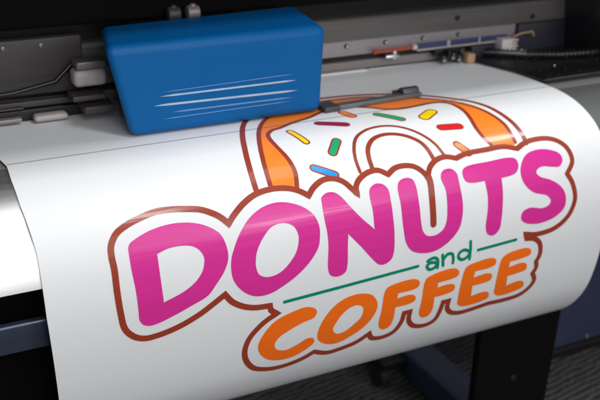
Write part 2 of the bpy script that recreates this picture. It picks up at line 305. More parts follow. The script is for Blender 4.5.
 'letter_s': [[(9040,1779),(9045,1801),(9047,1825),(9045,1849),(9037,1872),(9023,1896),(9002,1919),(8977,1939),(8949,1952),(8919,1956),(8886,1952),(8852,1946),(8815,1939),(8771,1931),(8721,1920),(8672,1908),(8624,1900),(8583,1898),(8550,1901),(8519,1909),(8492,1918),(8471,1931),(8453,1948),(8442,1969),(8439,1988),(8446,2005),(8462,2025),(8484,2046),(8510,2064),(8543,2082),(8583,2097),(8628,2112),(8675,2128),(8718,2148),(8762,2172),(8809,2198),(8853,2226),(8894,2257),(8931,2288),(8959,2317),(8986,2349),(9007,2381),(9025,2415),(9039,2450),(9048,2493),(9052,2539),(9050,2586),(9043,2631),(9028,2670),(9009,2701),(8983,2728),(8952,2753),(8920,2775),(8884,2794),(8846,2813),(8803,2831),(8758,2845),(8712,2857),(8663,2866),(8613,2874),(8560,2880),(8505,2884),(8451,2884),(8397,2881),(8346,2874),(8292,2864),(8239,2851),(8192,2836),(8151,2817),(8123,2800),(8099,2781),(8079,2760),(8067,2737),(8062,2712),(8064,2685),(8071,2658),(8084,2631),(8101,2611),(8125,2595),(8153,2581),(8186,2573),(8221,2567),(8257,2564),(8306,2569),(8361,2582),(8418,2597),(8472,2611),(8520,2617),(8555,2615),(8589,2611),(8621,2604),(8648,2596),(8670,2583),(8688,2567),(8702,2549),(8710,2528),(8712,2508),(8706,2490),(8692,2470),(8675,2449),(8653,2428),(8628,2410),(8584,2389),(8527,2372),(8464,2355),(8403,2337),(8349,2312),(8305,2284),(8263,2250),(8226,2216),(8194,2179),(8166,2143),(8146,2107),(8129,2071),(8117,2033),(8110,1995),(8108,1958),(8110,1923),(8116,1888),(8127,1854),(8143,1821),(8160,1789),(8181,1759),(8207,1727),(8235,1698),(8268,1671),(8303,1649),(8342,1631),(8385,1617),(8431,1608),(8476,1601),(8521,1596),(8569,1594),(8616,1596),(8664,1600),(8711,1607),(8757,1616),(8803,1629),(8850,1644),(8896,1662),(8937,1681),(8971,1700),(8995,1719),(9013,1737),(9029,1757)]],
 'letter_c': [[(4100,3510),(4117,3530),(4127,3553),(4131,3578),(4129,3601),(4121,3625),(4108,3647),(4089,3667),(4059,3682),(4022,3692),(3979,3698),(3937,3704),(3895,3713),(3849,3727),(3800,3744),(3750,3760),(3702,3779),(3658,3798),(3617,3816),(3576,3835),(3537,3854),(3503,3874),(3475,3898),(3458,3919),(3442,3941),(3428,3964),(3420,3987),(3417,4010),(3421,4034),(3428,4061),(3442,4086),(3458,4108),(3481,4127),(3511,4143),(3545,4156),(3580,4165),(3614,4171),(3653,4170),(3694,4162),(3735,4150),(3776,4136),(3816,4122),(3854,4105),(3894,4085),(3932,4065),(3969,4049),(4005,4043),(4033,4044),(4060,4049),(4085,4059),(4106,4074),(4119,4099),(4127,4129),(4127,4158),(4115,4182),(4096,4204),(4071,4222),(4043,4240),(4015,4258),(3974,4281),(3928,4304),(3878,4325),(3827,4344),(3775,4356),(3726,4364),(3675,4368),(3625,4368),(3574,4364),(3524,4356),(3479,4345),(3432,4330),(3386,4312),(3342,4290),(3303,4263),(3271,4237),(3240,4206),(3212,4173),(3187,4139),(3168,4105),(3155,4074),(3144,4044),(3137,4013),(3134,3983),(3133,3952),(3138,3916),(3149,3881),(3163,3846),(3181,3812),(3201,3778),(3232,3734),(3268,3689),(3310,3645),(3353,3605),(3400,3571),(3450,3544),(3504,3522),(3561,3504),(3617,3489),(3674,3476),(3729,3463),(3787,3452),(3845,3443),(3901,3440),(3952,3443),(3987,3451),(4020,3463),(4052,3476),(4079,3492)]],
 'letter_o_small': [[(4181,4097),(4175,4071),(4171,4042),(4170,4012),(4172,3981),(4176,3951),(4186,3906),(4204,3860),(4226,3812),(4250,3766),(4277,3725),(4306,3684),(4337,3644),(4372,3607),(4408,3572),(4447,3542),(4486,3516),(4527,3493),(4571,3474),(4615,3457),(4662,3444),(4711,3435),(4762,3428),(4816,3425),(4869,3426),(4920,3432),(4965,3440),(5011,3451),(5055,3467),(5097,3486),(5134,3511),(5164,3539),(5190,3573),(5213,3610),(5232,3647),(5245,3682),(5251,3711),(5253,3739),(5251,3766),(5246,3793),(5240,3821),(5227,3856),(5211,3893),(5192,3929),(5168,3964),(5144,3997),(5116,4031),(5082,4064),(5047,4094),(5010,4122),(4974,4148),(4940,4170),(4904,4189),(4868,4206),(4833,4221),(4799,4236),(4770,4249),(4742,4262),(4713,4273),(4685,4284),(4656,4292),(4627,4299),(4599,4304),(4569,4309),(4538,4310),(4507,4309),(4476,4305),(4445,4298),(4412,4289),(4381,4277),(4351,4264),(4324,4250),(4297,4232),(4272,4214),(4248,4196),(4228,4175),(4209,4151),(4193,4125)],[(4450,4001),(4449,3976),(4455,3949),(4469,3920),(4485,3891),(4501,3865),(4517,3837),(4534,3810),(4554,3786),(4576,3761),(4597,3740),(4622,3717),(4648,3696),(4676,3677),(4704,3660),(4734,3647),(4761,3640),(4790,3634),(4820,3630),(4848,3630),(4874,3636),(4903,3646),(4932,3662),(4958,3681),(4975,3702),(4983,3729),(4986,3762),(4983,3798),(4975,3834),(4965,3865),(4948,3895),(4924,3922),(4895,3947),(4864,3971),(4832,3995),(4801,4020),(4767,4045),(4732,4067),(4698,4086),(4663,4098),(4634,4105),(4604,4110),(4574,4112),(4547,4108),(4524,4098),(4500,4080),(4478,4056),(4460,4028)]],
 'letter_f': [[(5380,3472),(5396,3453),(5412,3438),(5431,3430),(5451,3422),(5477,3414),(5548,3400),(5644,3389),(5749,3383),(5846,3383),(5921,3392),(5952,3402),(5980,3414),(6003,3429),(6021,3447),(6036,3474),(6041,3506),(6038,3534),(6027,3553),(6009,3568),(5985,3578),(5958,3588),(5905,3596),(5837,3599),(5762,3599),(5689,3598),(5630,3597),(5633,3616),(5628,3645),(5624,3675),(5616,3692),(5658,3686),(5713,3680),(5770,3674),(5825,3672),(5871,3676),(5911,3686),(5945,3700),(5972,3721),(5986,3748),(5994,3777),(5990,3805),(5976,3825),(5951,3837),(5924,3847),(5892,3855),(5842,3861),(5781,3863),(5716,3863),(5653,3861),(5604,3859),(5605,3899),(5604,3953),(5603,4011),(5600,4067),(5594,4114),(5588,4144),(5582,4170),(5573,4196),(5561,4217),(5545,4235),(5522,4251),(5494,4263),(5463,4270),(5432,4271),(5404,4264),(5374,4243),(5348,4212),(5328,4174),(5315,4119),(5315,4055),(5322,3985),(5331,3914),(5339,3847),(5343,3768),(5346,3682),(5350,3598),(5361,3526)]],
 'letter_f_next': [[(6153,3463),(6168,3443),(6185,3429),(6205,3419),(6226,3411),(6252,3404),(6325,3386),(6425,3370),(6533,3359),(6635,3356),(6714,3365),(6748,3379),(6778,3395),(6803,3416),(6821,3438),(6830,3466),(6828,3497),(6817,3523),(6799,3538),(6778,3547),(6752,3554),(6723,3559),(6693,3564),(6643,3570),(6584,3573),(6522,3575),(6463,3576),(6415,3577),(6418,3595),(6416,3623),(6415,3652),(6408,3668),(6447,3663),(6497,3658),(6550,3653),(6601,3650),(6646,3653),(6679,3659),(6710,3666),(6737,3677),(6759,3693),(6774,3721),(6778,3755),(6772,3785),(6757,3804),(6731,3817),(6702,3827),(6671,3835),(6619,3843),(6556,3847),(6488,3850),(6423,3851),(6373,3852),(6376,3889),(6379,3941),(6381,3995),(6382,4047),(6377,4093),(6370,4124),(6360,4150),(6349,4176),(6334,4196),(6315,4213),(6286,4226),(6253,4233),(6218,4233),(6186,4224),(6159,4205),(6135,4178),(6116,4144),(6103,4095),(6101,4037),(6105,3973),(6112,3907),(6118,3844),(6120,3766),(6120,3678),(6124,3592),(6133,3517)]],
 'letter_e': [[(6922,3504),(6930,3475),(6938,3452),(6947,3431),(6958,3412),(6975,3395),(6997,3382),(7023,3372),(7053,3365),(7085,3360),(7120,3355),(7186,3346),(7268,3336),(7355,3329),(7434,3328),(7497,3336),(7534,3351),(7565,3369),(7586,3392),(7596,3421),(7594,3452),(7584,3479),(7565,3496),(7540,3506),(7510,3513),(7476,3519),(7423,3525),(7357,3527),(7287,3527),(7219,3527),(7164,3527),(7166,3545),(7161,3572),(7156,3600),(7151,3628),(7141,3642),(7191,3636),(7253,3628),(7317,3621),(7379,3617),(7431,3621),(7472,3629),(7509,3642),(7536,3663),(7549,3696),(7547,3733),(7536,3765),(7517,3781),(7493,3790),(7467,3795),(7436,3800),(7387,3805),(7325,3808),(7259,3809),(7196,3810),(7147,3809),(7151,3843),(7152,3890),(7154,3940),(7156,3988),(7155,4023),(7201,4015),(7262,4006),(7324,3997),(7384,3993),(7434,3996),(7474,4005),(7508,4019),(7535,4039),(7551,4070),(7560,4104),(7558,4136),(7543,4157),(7520,4173),(7489,4184),(7455,4192),(7382,4205),(7286,4215),(7181,4219),(7083,4216),(7007,4203),(6963,4184),(6926,4161),(6899,4132),(6885,4107),(6881,4079),(6879,4049),(6878,4015),(6876,3927),(6881,3813),(6891,3694),(6906,3585)]],
 'letter_e_next': [[(7680,3517),(7686,3484),(7692,3455),(7699,3430),(7709,3407),(7724,3385),(7743,3367),(7766,3351),(7792,3340),(7820,3329),(7854,3320),(7922,3307),(8006,3296),(8097,3290),(8182,3291),(8247,3300),(8285,3314),(8317,3333),(8339,3356),(8350,3386),(8349,3418),(8337,3444),(8319,3459),(8295,3467),(8266,3472),(8236,3476),(8204,3480),(8149,3487),(8085,3492),(8017,3497),(7951,3500),(7897,3503),(7900,3523),(7898,3554),(7896,3585),(7889,3604),(7939,3596),(8001,3586),(8066,3578),(8127,3573),(8179,3576),(8219,3585),(8254,3599),(8281,3620),(8295,3646),(8301,3677),(8301,3708),(8291,3734),(8270,3750),(8238,3758),(8203,3761),(8166,3764),(8117,3771),(8058,3776),(7997,3781),(7938,3786),(7891,3788),(7896,3819),(7898,3861),(7901,3907),(7904,3951),(7902,3984),(7949,3974),(8010,3961),(8074,3950),(8134,3943),(8186,3946),(8227,3956),(8263,3972),(8292,3994),(8308,4026),(8312,4062),(8307,4094),(8292,4114),(8269,4126),(8241,4135),(8210,4143),(8139,4158),(8044,4172),(7941,4182),(7845,4182),(7771,4169),(7728,4149),(7694,4123),(7668,4092),(7657,4065),(7654,4038),(7655,4010),(7655,3977),(7653,3898),(7655,3798),(7661,3691),(7669,3593)]],
 'orange_ring': [[(3561,1457),(3563,1428),(3565,1395),(3567,1361),(3570,1323),(3574,1283),(3581,1223),(3591,1155),(3603,1081),(3618,1003),(3636,924),(3656,846),(3678,762),(3704,674),(3734,584),(3768,489),(3800,406),(3835,319),(3873,230),(3914,139),(3961,48),(4005,-32),(4051,-110),(4099,-184),(4149,-254),(4203,-322),(4275,-401),(4353,-475),(4434,-542),(4518,-604),(4603,-662),(4714,-727),(4828,-782),(4945,-829),(5063,-867),(5181,-898),(5320,-922),(5461,-931),(5602,-931),(5740,-926),(5871,-921),(5978,-918),(6079,-914),(6178,-907),(6276,-895),(6379,-874),(6513,-835),(6652,-782),(6790,-721),(6924,-656),(7049,-592),(7149,-536),(7245,-478),(7336,-419),(7421,-360),(7501,-300),(7561,-253),(7618,-206),(7671,-158),(7720,-109),(7766,-57),(7804,-8),(7840,41),(7873,92),(7903,144),(7932,198),(7957,249),(7982,301),(8005,353),(8026,406),(8046,459),(8064,509),(8082,557),(8100,604),(8116,652),(8132,702),(8149,756),(8165,812),(8180,868),(8193,924),(8202,979),(8206,1028),(8207,1077),(8206,1126),(8203,1174),(8200,1221),(8194,1268),(8185,1316),(8176,1362),(8168,1406),(8163,1444),(8071,1440),(7967,1436),(7859,1432),(7756,1427),(7666,1423),(7659,1387),(7651,1346),(7644,1302),(7638,1256),(7633,1211),(7627,1165),(7621,1118),(7615,1069),(7612,1019),(7613,968),(7619,916),(7630,861),(7643,804),(7657,747),(7669,691),(7678,643),(7688,595),(7697,546),(7705,497),(7712,445),(7716,385),(7718,322),(7717,260),(7714,201),(7708,147),(7702,108),(7692,74),(7680,44),(7664,17),(7645,-8),(7616,-35),(7582,-58),(7542,-76),(7498,-90),(7450,-99),(7387,-102),(7315,-96),(7239,-86),(7163,-74),(7089,-65),(7016,-57),(6943,-47),(6870,-37),(6800,-32),(6735,-32),(6673,-39),(6615,-51),(6560,-67),(6507,-87),(6456,-111),(6410,-141),(6368,-178),(6328,-218),(6286,-257),(6241,-292),(6190,-327),(6137,-361),(6082,-393),(6025,-421),(5966,-443),(5910,-459),(5851,-470),(5791,-478),(5730,-480),(5667,-478),(5607,-472),(5546,-461),(5483,-446),(5419,-427),(5352,-403),(5281,-371),(5206,-332),(5131,-289),(5057,-249),(4986,-216),(4916,-189),(4848,-169),(4782,-150),(4716,-129),(4649,-105),(4584,-76),(4519,-43),(4454,-9),(4393,23),(4336,50),(4292,65),(4252,75),(4213,85),(4176,99),(4140,121),(4099,156),(4061,197),(4030,242),(4011,283),(3997,326),(3987,372),(3979,425),(3975,480),(3976,535),(3979,590),(3983,643),(3990,713),(4001,783),(4014,854),(4025,922),(4034,987),(4039,1043),(4042,1098),(4044,1152),(4043,1205),(4039,1257),(4030,1314),(4015,1372),(3999,1429),(3984,1482),(3973,1529),(3897,1516),(3810,1501),(3721,1485),(3636,1470)]],
}
STROKES = {
 'letter_outline': [([(1004,2215),(1002,2171),(999,2130),(995,2090),(993,2052),(993,2015),(994,1986),(995,1958),(998,1932),(1003,1905),(1011,1879),(1024,1847),(1042,1815),(1063,1784),(1086,1754),(1112,1728),(1140,1705),(1171,1685),(1204,1668),(1239,1651),(1275,1635),(1316,1619),(1359,1603),(1404,1589),(1449,1576),(1495,1564),(1544,1551),(1593,1538),(1644,1527),(1694,1518),(1744,1511),(1791,1509),(1839,1509),(1886,1512),(1933,1516),(1980,1520),(2027,1526),(2075,1532),(2122,1540),(2168,1548),(2212,1556),(2249,1563),(2284,1570),(2319,1578),(2353,1586),(2385,1597),(2414,1608),(2442,1620),(2469,1634),(2495,1648),(2522,1664),(2550,1680),(2577,1698),(2604,1716),(2630,1735),(2655,1756),(2679,1778),(2703,1803),(2725,1828),(2746,1852),(2766,1873),(2784,1854),(2804,1833),(2826,1810),(2849,1787),(2874,1764),(2909,1735),(2946,1704),(2987,1672),(3029,1642),(3072,1615),(3114,1590),(3158,1567),(3203,1545),(3250,1526),(3297,1510),(3350,1497),(3405,1487),(3461,1480),(3517,1477),(3572,1475),(3625,1477),(3678,1482),(3730,1489),(3781,1499),(3827,1510),(3863,1521),(3897,1534),(3929,1549),(3960,1564),(3990,1581),(4019,1599),(4047,1620),(4075,1640),(4100,1660),(4124,1678),(4146,1657),(4170,1632),(4196,1607),(4223,1582),(4253,1560),(4287,1539),(4324,1518),(4362,1500),(4401,1484),(4439,1473),(4475,1468),(4510,1466),(4546,1468),(4580,1472),(4613,1479),(4645,1489),(4677,1502),(4707,1518),(4736,1536),(4762,1556),(4785,1578),(4807,1602),(4826,1628),(4846,1654),(4865,1679),(4883,1702),(4901,1725),(4918,1748),(4934,1770),(4950,1789),(4948,1767),(4946,1743),(4946,1718),(4950,1693),(4958,1672),(4969,1650),(4983,1629),(5000,1608),(5019,1589),(5048,1565),(5083,1543),(5121,1521),(5161,1503),(5200,1488),(5242,1476),(5285,1468),(5329,1462),(5371,1462),(5410,1467),(5447,1480),(5482,1500),(5515,1524),(5546,1548),(5575,1568),(5604,1552),(5635,1533),(5669,1513),(5704,1495),(5739,1482),(5777,1474),(5816,1469),(5856,1467),(5895,1468),(5933,1471),(5969,1477),(6004,1484),(6039,1495),(6071,1508),(6102,1524),(6131,1545),(6159,1568),(6185,1595),(6208,1622),(6228,1649),(6243,1675),(6256,1701),(6266,1728),(6276,1754),(6287,1776),(6289,1754),(6292,1730),(6296,1704),(6304,1678),(6313,1656),(6325,1634),(6338,1611),(6355,1589),(6374,1568),(6400,1545),(6430,1523),(6463,1502),(6497,1483),(6533,1467),(6569,1456),(6607,1447),(6646,1441),(6685,1438),(6723,1439),(6763,1445),(6804,1456),(6844,1471),(6882,1485),(6916,1497),(6955,1487),(6997,1476),(7042,1465),(7090,1455),(7141,1447),(7216,1440),(7299,1437),(7385,1437),(7472,1437),(7556,1437),(7630,1435),(7703,1431),(7776,1429),(7846,1430),(7912,1436),(7969,1447),(8024,1463),(8077,1482),(8126,1500),(8172,1515),(8213,1498),(8258,1478),(8307,1457),(8358,1439),(8411,1424),(8479,1413),(8553,1406),(8629,1403),(8702,1404),(8770,1408),(8822,1415),(8872,1424),(8919,1436),(8963,1451),(9004,1469),(9042,1490),(9078,1514),(9111,1541),(9141,1569),(9167,1599),(9188,1628),(9206,1660),(9221,1692),(9233,1725),(9242,1758),(9249,1789),(9254,1822),(9255,1854),(9253,1887),(9245,1919),(9225,1957),(9196,1995),(9162,2033),(9128,2069),(9101,2101),(9118,2130),(9139,2160),(9160,2193),(9181,2228),(9198,2265),(9216,2313),(9232,2367),(9246,2422),(9255,2476),(9259,2525),(9257,2563),(9251,2599),(9242,2633),(9231,2666),(9217,2700),(9198,2738),(9177,2776),(9152,2813),(9123,2848),(9092,2881),(9052,2915),(9006,2948),(8957,2978),(8906,3004),(8856,3025),(8814,3040),(8771,3051),(8728,3059),(8683,3065),(8637,3071),(8585,3075),(8531,3078),(8476,3078),(8422,3077),(8371,3072),(8330,3066),(8290,3057),(8251,3047),(8214,3037),(8181,3028),(8190,3057),(8201,3089),(8211,3118),(8242,3123),(8276,3127),(8312,3132),(8347,3140),(8379,3151),(8413,3168),(8446,3190),(8476,3214),(8501,3241),(8517,3267),(8530,3296),(8540,3327),(8548,3358),(8553,3387),(8556,3416),(8557,3445),(8555,3473),(8551,3499),(8545,3524),(8535,3549),(8521,3573),(8506,3594),(8494,3613),(8501,3642),(8511,3676),(8518,3709),(8519,3741),(8513,3765),(8501,3789),(8487,3811),(8473,3832),(8461,3852),(8479,3884),(8501,3921),(8520,3959),(8531,3995),(8531,4025),(8524,4054),(8512,4082),(8496,4109),(8478,4135),(8447,4168),(8410,4200),(8367,4228),(8319,4254),(8269,4274),(8211,4288),(8148,4297),(8080,4301),(8012,4303),(7943,4304),(7872,4305),(7797,4302),(7723,4298),(7652,4294),(7589,4291),(7520,4299),(7444,4308),(7364,4316),(7285,4324),(7212,4330),(7158,4333),(7106,4337),(7055,4339),(7006,4338),(6958,4332),(6919,4324),(6880,4314),(6842,4302),(6806,4287),(6775,4267),(6748,4243),(6723,4216),(6703,4186),(6688,4156),(6681,4125),(6680,4091),(6683,4058),(6687,4026),(6689,3998),(6662,3998),(6632,3998),(6601,3998),(6574,3998),(6571,4023),(6567,4050),(6563,4079),(6558,4110),(6551,4141),(6540,4184),(6528,4233),(6513,4281),(6493,4326),(6466,4361),(6430,4387),(6386,4406),(6337,4418),(6286,4424),(6236,4423),(6191,4417),(6144,4405),(6097,4389),(6054,4369),(6016,4344),(5985,4314),(5959,4280),(5937,4243),(5920,4206),(5912,4169),(5909,4130),(5911,4091),(5914,4055),(5915,4022),(5888,4023),(5856,4023),(5825,4024),(5798,4024),(5794,4053),(5792,4085),(5789,4120),(5785,4154),(5776,4187),(5762,4228),(5743,4269),(5721,4309),(5695,4345),(5665,4376),(5629,4401),(5587,4421),(5541,4435),(5493,4444),(5445,4447),(5399,4446),(5349,4440),(5300,4430),(5256,4413),(5221,4391),(5195,4356),(5177,4316),(5162,4280),(5122,4303),(5079,4329),(5034,4356),(4986,4382),(4936,4403),(4882,4421),(4824,4435),(4764,4446),(4705,4455),(4646,4463),(4595,4469),(4543,4476),(4492,4479),(4440,4478),(4388,4471),(4339,4457),(4290,4436),(4240,4413),(4194,4390),(4153,4372),(4114,4389),(4073,4409),(4029,4431),(3982,4450),(3933,4467),(3869,4485),(3799,4499),(3727,4511),(3655,4519),(3585,4522),(3526,4520),(3468,4516),(3410,4508),(3354,4497),(3299,4482),(3252,4466),(3206,4449),(3161,4429),(3118,4405),(3080,4375),(3049,4344),(3020,4309),(2994,4272),(2971,4233),(2953,4195),(2937,4157),(2925,4118),(2917,4079),(2912,4040),(2910,4002),(2913,3955),(2922,3908),(2936,3861),(2954,3816),(2974,3775),(3001,3735),(3033,3697),(3067,3662),(3103,3629),(3137,3600),(3163,3578),(3188,3559),(3214,3541),(3241,3524),(3269,3508),(3301,3491),(3336,3475),(3371,3460),(3405,3446),(3436,3433),(3416,3418),(3393,3402),(3369,3384),(3349,3367),(3333,3348),(3323,3321),(3319,3293),(3316,3268),(3268,3264),(3214,3260),(3158,3256),(3103,3249),(3051,3239),(3010,3228),(2969,3215),(2931,3201),(2893,3185),(2856,3166),(2822,3148),(2789,3127),(2757,3105),(2726,3082),(2698,3057),(2674,3030),(2651,3001),(2630,2971),(2610,2943),(2593,2918),(2548,2943),(2499,2971),(2447,3001),(2396,3030),(2349,3056),(2316,3075),(2286,3092),(2256,3108),(2225,3124),(2189,3141),(2134,3165),(2072,3191),(2006,3217),(1940,3241),(1875,3261),(1814,3278),(1751,3293),(1689,3306),(1628,3317),(1569,3325),(1518,3330),(1469,3334),(1420,3337),(1373,3335),(1329,3327),(1295,3317),(1261,3304),(1229,3288),(1199,3269),(1171,3247),(1146,3224),(1122,3199),(1100,3171),(1080,3140),(1064,3108),(1050,3068),(1040,3024),(1034,2978),(1029,2930),(1024,2880),(1017,2812),(1012,2738),(1008,2662),(1005,2588),(1003,2517),(1002,2453),(1003,2391),(1004,2329),(1005,2270)],0.0093,1),([(6295,1744),(6296,1766),(6297,1790),(6298,1816),(6298,1844),(6297,1884),(6294,1928),(6290,1976),(6287,2024),(6284,2071),(6283,2117),(6281,2163),(6280,2209),(6279,2255),(6278,2300),(6277,2342),(6276,2384),(6275,2425),(6274,2464),(6274,2499)],0.01162,0)],
 'doughnut_ring': [([(3318,1447),(3321,1387),(3325,1319),(3332,1244),(3341,1164),(3354,1084),(3369,1001),(3387,914),(3408,821),(3433,724),(3462,624),(3491,529),(3525,423),(3565,310),(3609,192),(3658,74),(3698,-18),(3738,-106),(3779,-191),(3823,-272),(3873,-352),(3945,-451),(4026,-547),(4113,-638),(4202,-722),(4291,-795),(4402,-869),(4517,-926),(4632,-969),(4747,-1004),(4859,-1034),(4966,-1058),(5071,-1073),(5174,-1081),(5276,-1086),(5377,-1089),(5479,-1091),(5580,-1089),(5680,-1085),(5778,-1079),(5873,-1073),(5953,-1068),(6030,-1062),(6105,-1055),(6182,-1046),(6263,-1033),(6368,-1013),(6478,-988),(6590,-960),(6702,-927),(6809,-890),(6913,-849),(7017,-802),(7117,-752),(7212,-701),(7301,-650),(7366,-610),(7427,-569),(7485,-528),(7540,-486),(7596,-441),(7651,-394),(7705,-345),(7758,-295),(7810,-244),(7861,-192),(7912,-139),(7963,-86),(8013,-30),(8058,28),(8098,89),(8130,147),(8160,205),(8187,263),(8212,322),(8234,382),(8250,435),(8264,488),(8278,540),(8291,591),(8305,642),(8320,698),(8334,754),(8348,811),(8361,866),(8373,919),(8382,963),(8389,1007),(8396,1050),(8401,1092),(8406,1132),(8409,1168),(8411,1202),(8412,1236),(8413,1268),(8413,1301),(8411,1331),(8409,1361),(8406,1390),(8403,1418),(8401,1443)],0.00883,0),([(3561,1457),(3563,1428),(3565,1395),(3567,1361),(3570,1323),(3574,1283),(3581,1223),(3591,1155),(3603,1081),(3618,1003),(3636,924),(3656,846),(3678,762),(3704,674),(3734,584),(3768,489),(3800,406),(3835,319),(3873,230),(3914,139),(3961,48),(4005,-32),(4051,-110),(4099,-184),(4149,-254),(4203,-322),(4275,-401),(4353,-475),(4434,-542),(4518,-604),(4603,-662),(4714,-727),(4828,-782),(4945,-829),(5063,-867),(5181,-898),(5320,-922),(5461,-931),(5602,-931),(5740,-926),(5871,-921),(5978,-918),(6079,-914),(6178,-907),(6276,-895),(6379,-874),(6513,-835),(6652,-782),(6790,-721),(6924,-656),(7049,-592),(7149,-536),(7245,-478),(7336,-419),(7421,-360),(7501,-300),(7561,-253),(7618,-206),(7671,-158),(7720,-109),(7766,-57),(7804,-8),(7840,41),(7873,92),(7903,144),(7932,198),(7957,249),(7982,301),(8005,353),(8026,406),(8046,459),(8064,509),(8082,557),(8100,604),(8116,652),(8132,702),(8149,756),(8165,812),(8180,868),(8193,924),(8202,979),(8205,1029),(8205,1079),(8204,1128),(8201,1176),(8200,1221),(8198,1258),(8196,1294),(8194,1328),(8192,1360),(8192,1389)],0.00744,0),([(3978,1513),(3989,1469),(4003,1419),(4017,1366),(4030,1311),(4039,1257),(4043,1205),(4044,1152),(4042,1099),(4039,1043),(4034,987),(4025,922),(4014,854),(4001,783),(3990,713),(3983,643),(3979,590),(3976,535),(3975,480),(3979,425),(3987,372),(3997,326),(4011,283),(4030,242),(4061,197),(4099,156),(4140,121),(4176,99),(4213,85),(4252,75),(4292,65),(4336,50),(4393,23),(4454,-9),(4519,-43),(4584,-76),(4649,-105),(4716,-129),(4782,-150),(4848,-169),(4916,-189),(4986,-216),(5057,-249),(5131,-289),(5206,-332),(5281,-371),(5352,-403),(5419,-427),(5483,-446),(5546,-461),(5607,-472),(5667,-478),(5730,-480),(5791,-478),(5851,-470),(5910,-459),(5966,-443),(6025,-421),(6082,-393),(6137,-361),(6190,-327),(6241,-292),(6286,-257),(6328,-218),(6368,-178),(6410,-141),(6456,-111),(6507,-87),(6560,-67),(6615,-51),(6673,-39),(6735,-32),(6800,-32),(6870,-37),(6943,-47),(7016,-57),(7089,-65),(7163,-74),(7239,-86),(7315,-96),(7387,-102),(7450,-99),(7498,-90),(7542,-76),(7582,-58),(7616,-35),(7645,-8),(7664,17),(7680,44),(7692,74),(7702,108),(7708,147),(7714,201),(7717,260),(7718,322),(7716,385),(7712,445),(7705,497),(7697,546),(7688,595),(7678,643),(7669,691),(7657,747),(7643,804),(7630,861),(7619,916),(7613,968),(7611,1020),(7613,1072),(7617,1122),(7624,1168),(7633,1211),(7644,1245),(7657,1277),(7671,1307),(7685,1334),(7698,1359)],0.00744,0),([(5107,1447),(5108,1406),(5109,1358),(5112,1307),(5118,1255),(5128,1204),(5140,1159),(5154,1115),(5170,1069),(5189,1024),(5212,978),(5237,933),(5264,886),(5295,840),(5329,795),(5366,754),(5408,716),(5454,682),(5502,652),(5552,625),(5601,601),(5654,579),(5707,562),(5761,550),(5814,542),(5867,537),(5926,535),(5986,539),(6044,548),(6100,562),(6153,579),(6203,602),(6250,628),(6295,659),(6337,693),(6378,730),(6418,771),(6457,816),(6493,864),(6527,912),(6558,961),(6584,1006),(6608,1052),(6630,1099),(6649,1145),(6666,1192),(6679,1236),(6690,1281),(6700,1326),(6709,1367),(6719,1404)],0.00577,0),([(5341,1433),(5343,1394),(5346,1350),(5350,1302),(5358,1254),(5368,1208),(5380,1170),(5392,1134),(5407,1097),(5425,1061),(5447,1026),(5473,991),(5503,956),(5537,922),(5572,890),(5608,863),(5645,840),(5683,822),(5722,807),(5762,796),(5801,787),(5847,780),(5893,778),(5939,780),(5984,785),(6028,794),(6074,807),(6118,824),(6162,844),(6203,868),(6242,895),(6281,926),(6319,961),(6355,998),(6387,1037),(6413,1077),(6431,1113),(6444,1149),(6455,1187),(6464,1225),(6472,1263),(6479,1303),(6483,1345),(6487,1387),(6491,1427),(6496,1461)],0.0079,0)],
 'rule': [([(3561,3264),(3759,3257),(3982,3250),(4220,3241),(4465,3233),(4708,3224),(4961,3214),(5226,3204),(5492,3193),(5748,3183),(5981,3174)],0.00544,0)],
 'rule_short': [([(7181,3127),(7251,3124),(7329,3121),(7411,3118),(7495,3114),(7577,3111),(7659,3107),(7744,3104),(7828,3100),(7908,3097),(7981,3094)],0.00544,0)],
 'word_and': [([(6166,3123),(6185,3114),(6207,3104),(6231,3097),(6257,3091),(6284,3088),(6309,3092),(6330,3102),(6349,3118),(6363,3139),(6371,3162),(6372,3192),(6371,3224),(6370,3255),(6369,3282)],0.00576,0),([(6355,3187),(6330,3182),(6302,3174),(6273,3167),(6246,3163),(6223,3163),(6200,3171),(6178,3183),(6162,3198),(6155,3214),(6163,3237),(6181,3261),(6203,3279),(6231,3286),(6264,3284),(6294,3277),(6312,3267),(6329,3252),(6343,3237),(6357,3224)],0.00576,0),([(6459,3072),(6462,3107),(6466,3147),(6471,3189),(6475,3229),(6480,3265)],0.00576,0),([(6480,3155),(6493,3140),(6508,3121),(6524,3103),(6541,3087),(6559,3078),(6589,3074),(6622,3078),(6648,3089),(6662,3106),(6670,3128),(6676,3152),(6679,3178),(6679,3206),(6677,3234),(6676,3259)],0.00576,0),([(7016,2939),(7017,2967),(7019,2997),(7020,3030),(7022,3063),(7022,3095),(7021,3129),(7020,3163),(7018,3197),(7016,3230),(7015,3259)],0.00576,0),([(7007,3118),(6983,3105),(6956,3089),(6928,3075),(6901,3068),(6873,3069),(6843,3077),(6817,3089),(6798,3105),(6785,3128),(6779,3156),(6783,3182),(6799,3203),(6823,3223),(6849,3236),(6871,3239),(6896,3237),(6920,3230),(6941,3222),(6960,3210),(6977,3195),(6993,3179),(7007,3165)],0.00576,0)],
}
SPRINKLES = [
 ('yellow',(4416, 254),(4503, 659),0.00702),
 ('purple',(5031, 94),(5416, 288),0.0091),
 ('green',(5008, 753),(4811, 1003),0.00837),
 ('blue',(4373, 1243),(4668, 1425),0.00756),
 ('orange',(5671, -236),(5726, -22),0.0091),
 ('green',(6174, 71),(6444, 395),0.00875),
 ('yellow',(7137, 286),(6885, 448),0.01107),
 ('red',(6984, 820),(7327, 861),0.00837),
 ('orange',(7056, 1250),(7188, 1433),0.00756),
]
CAMLOC = (-.20675,-1.31413,.51016)
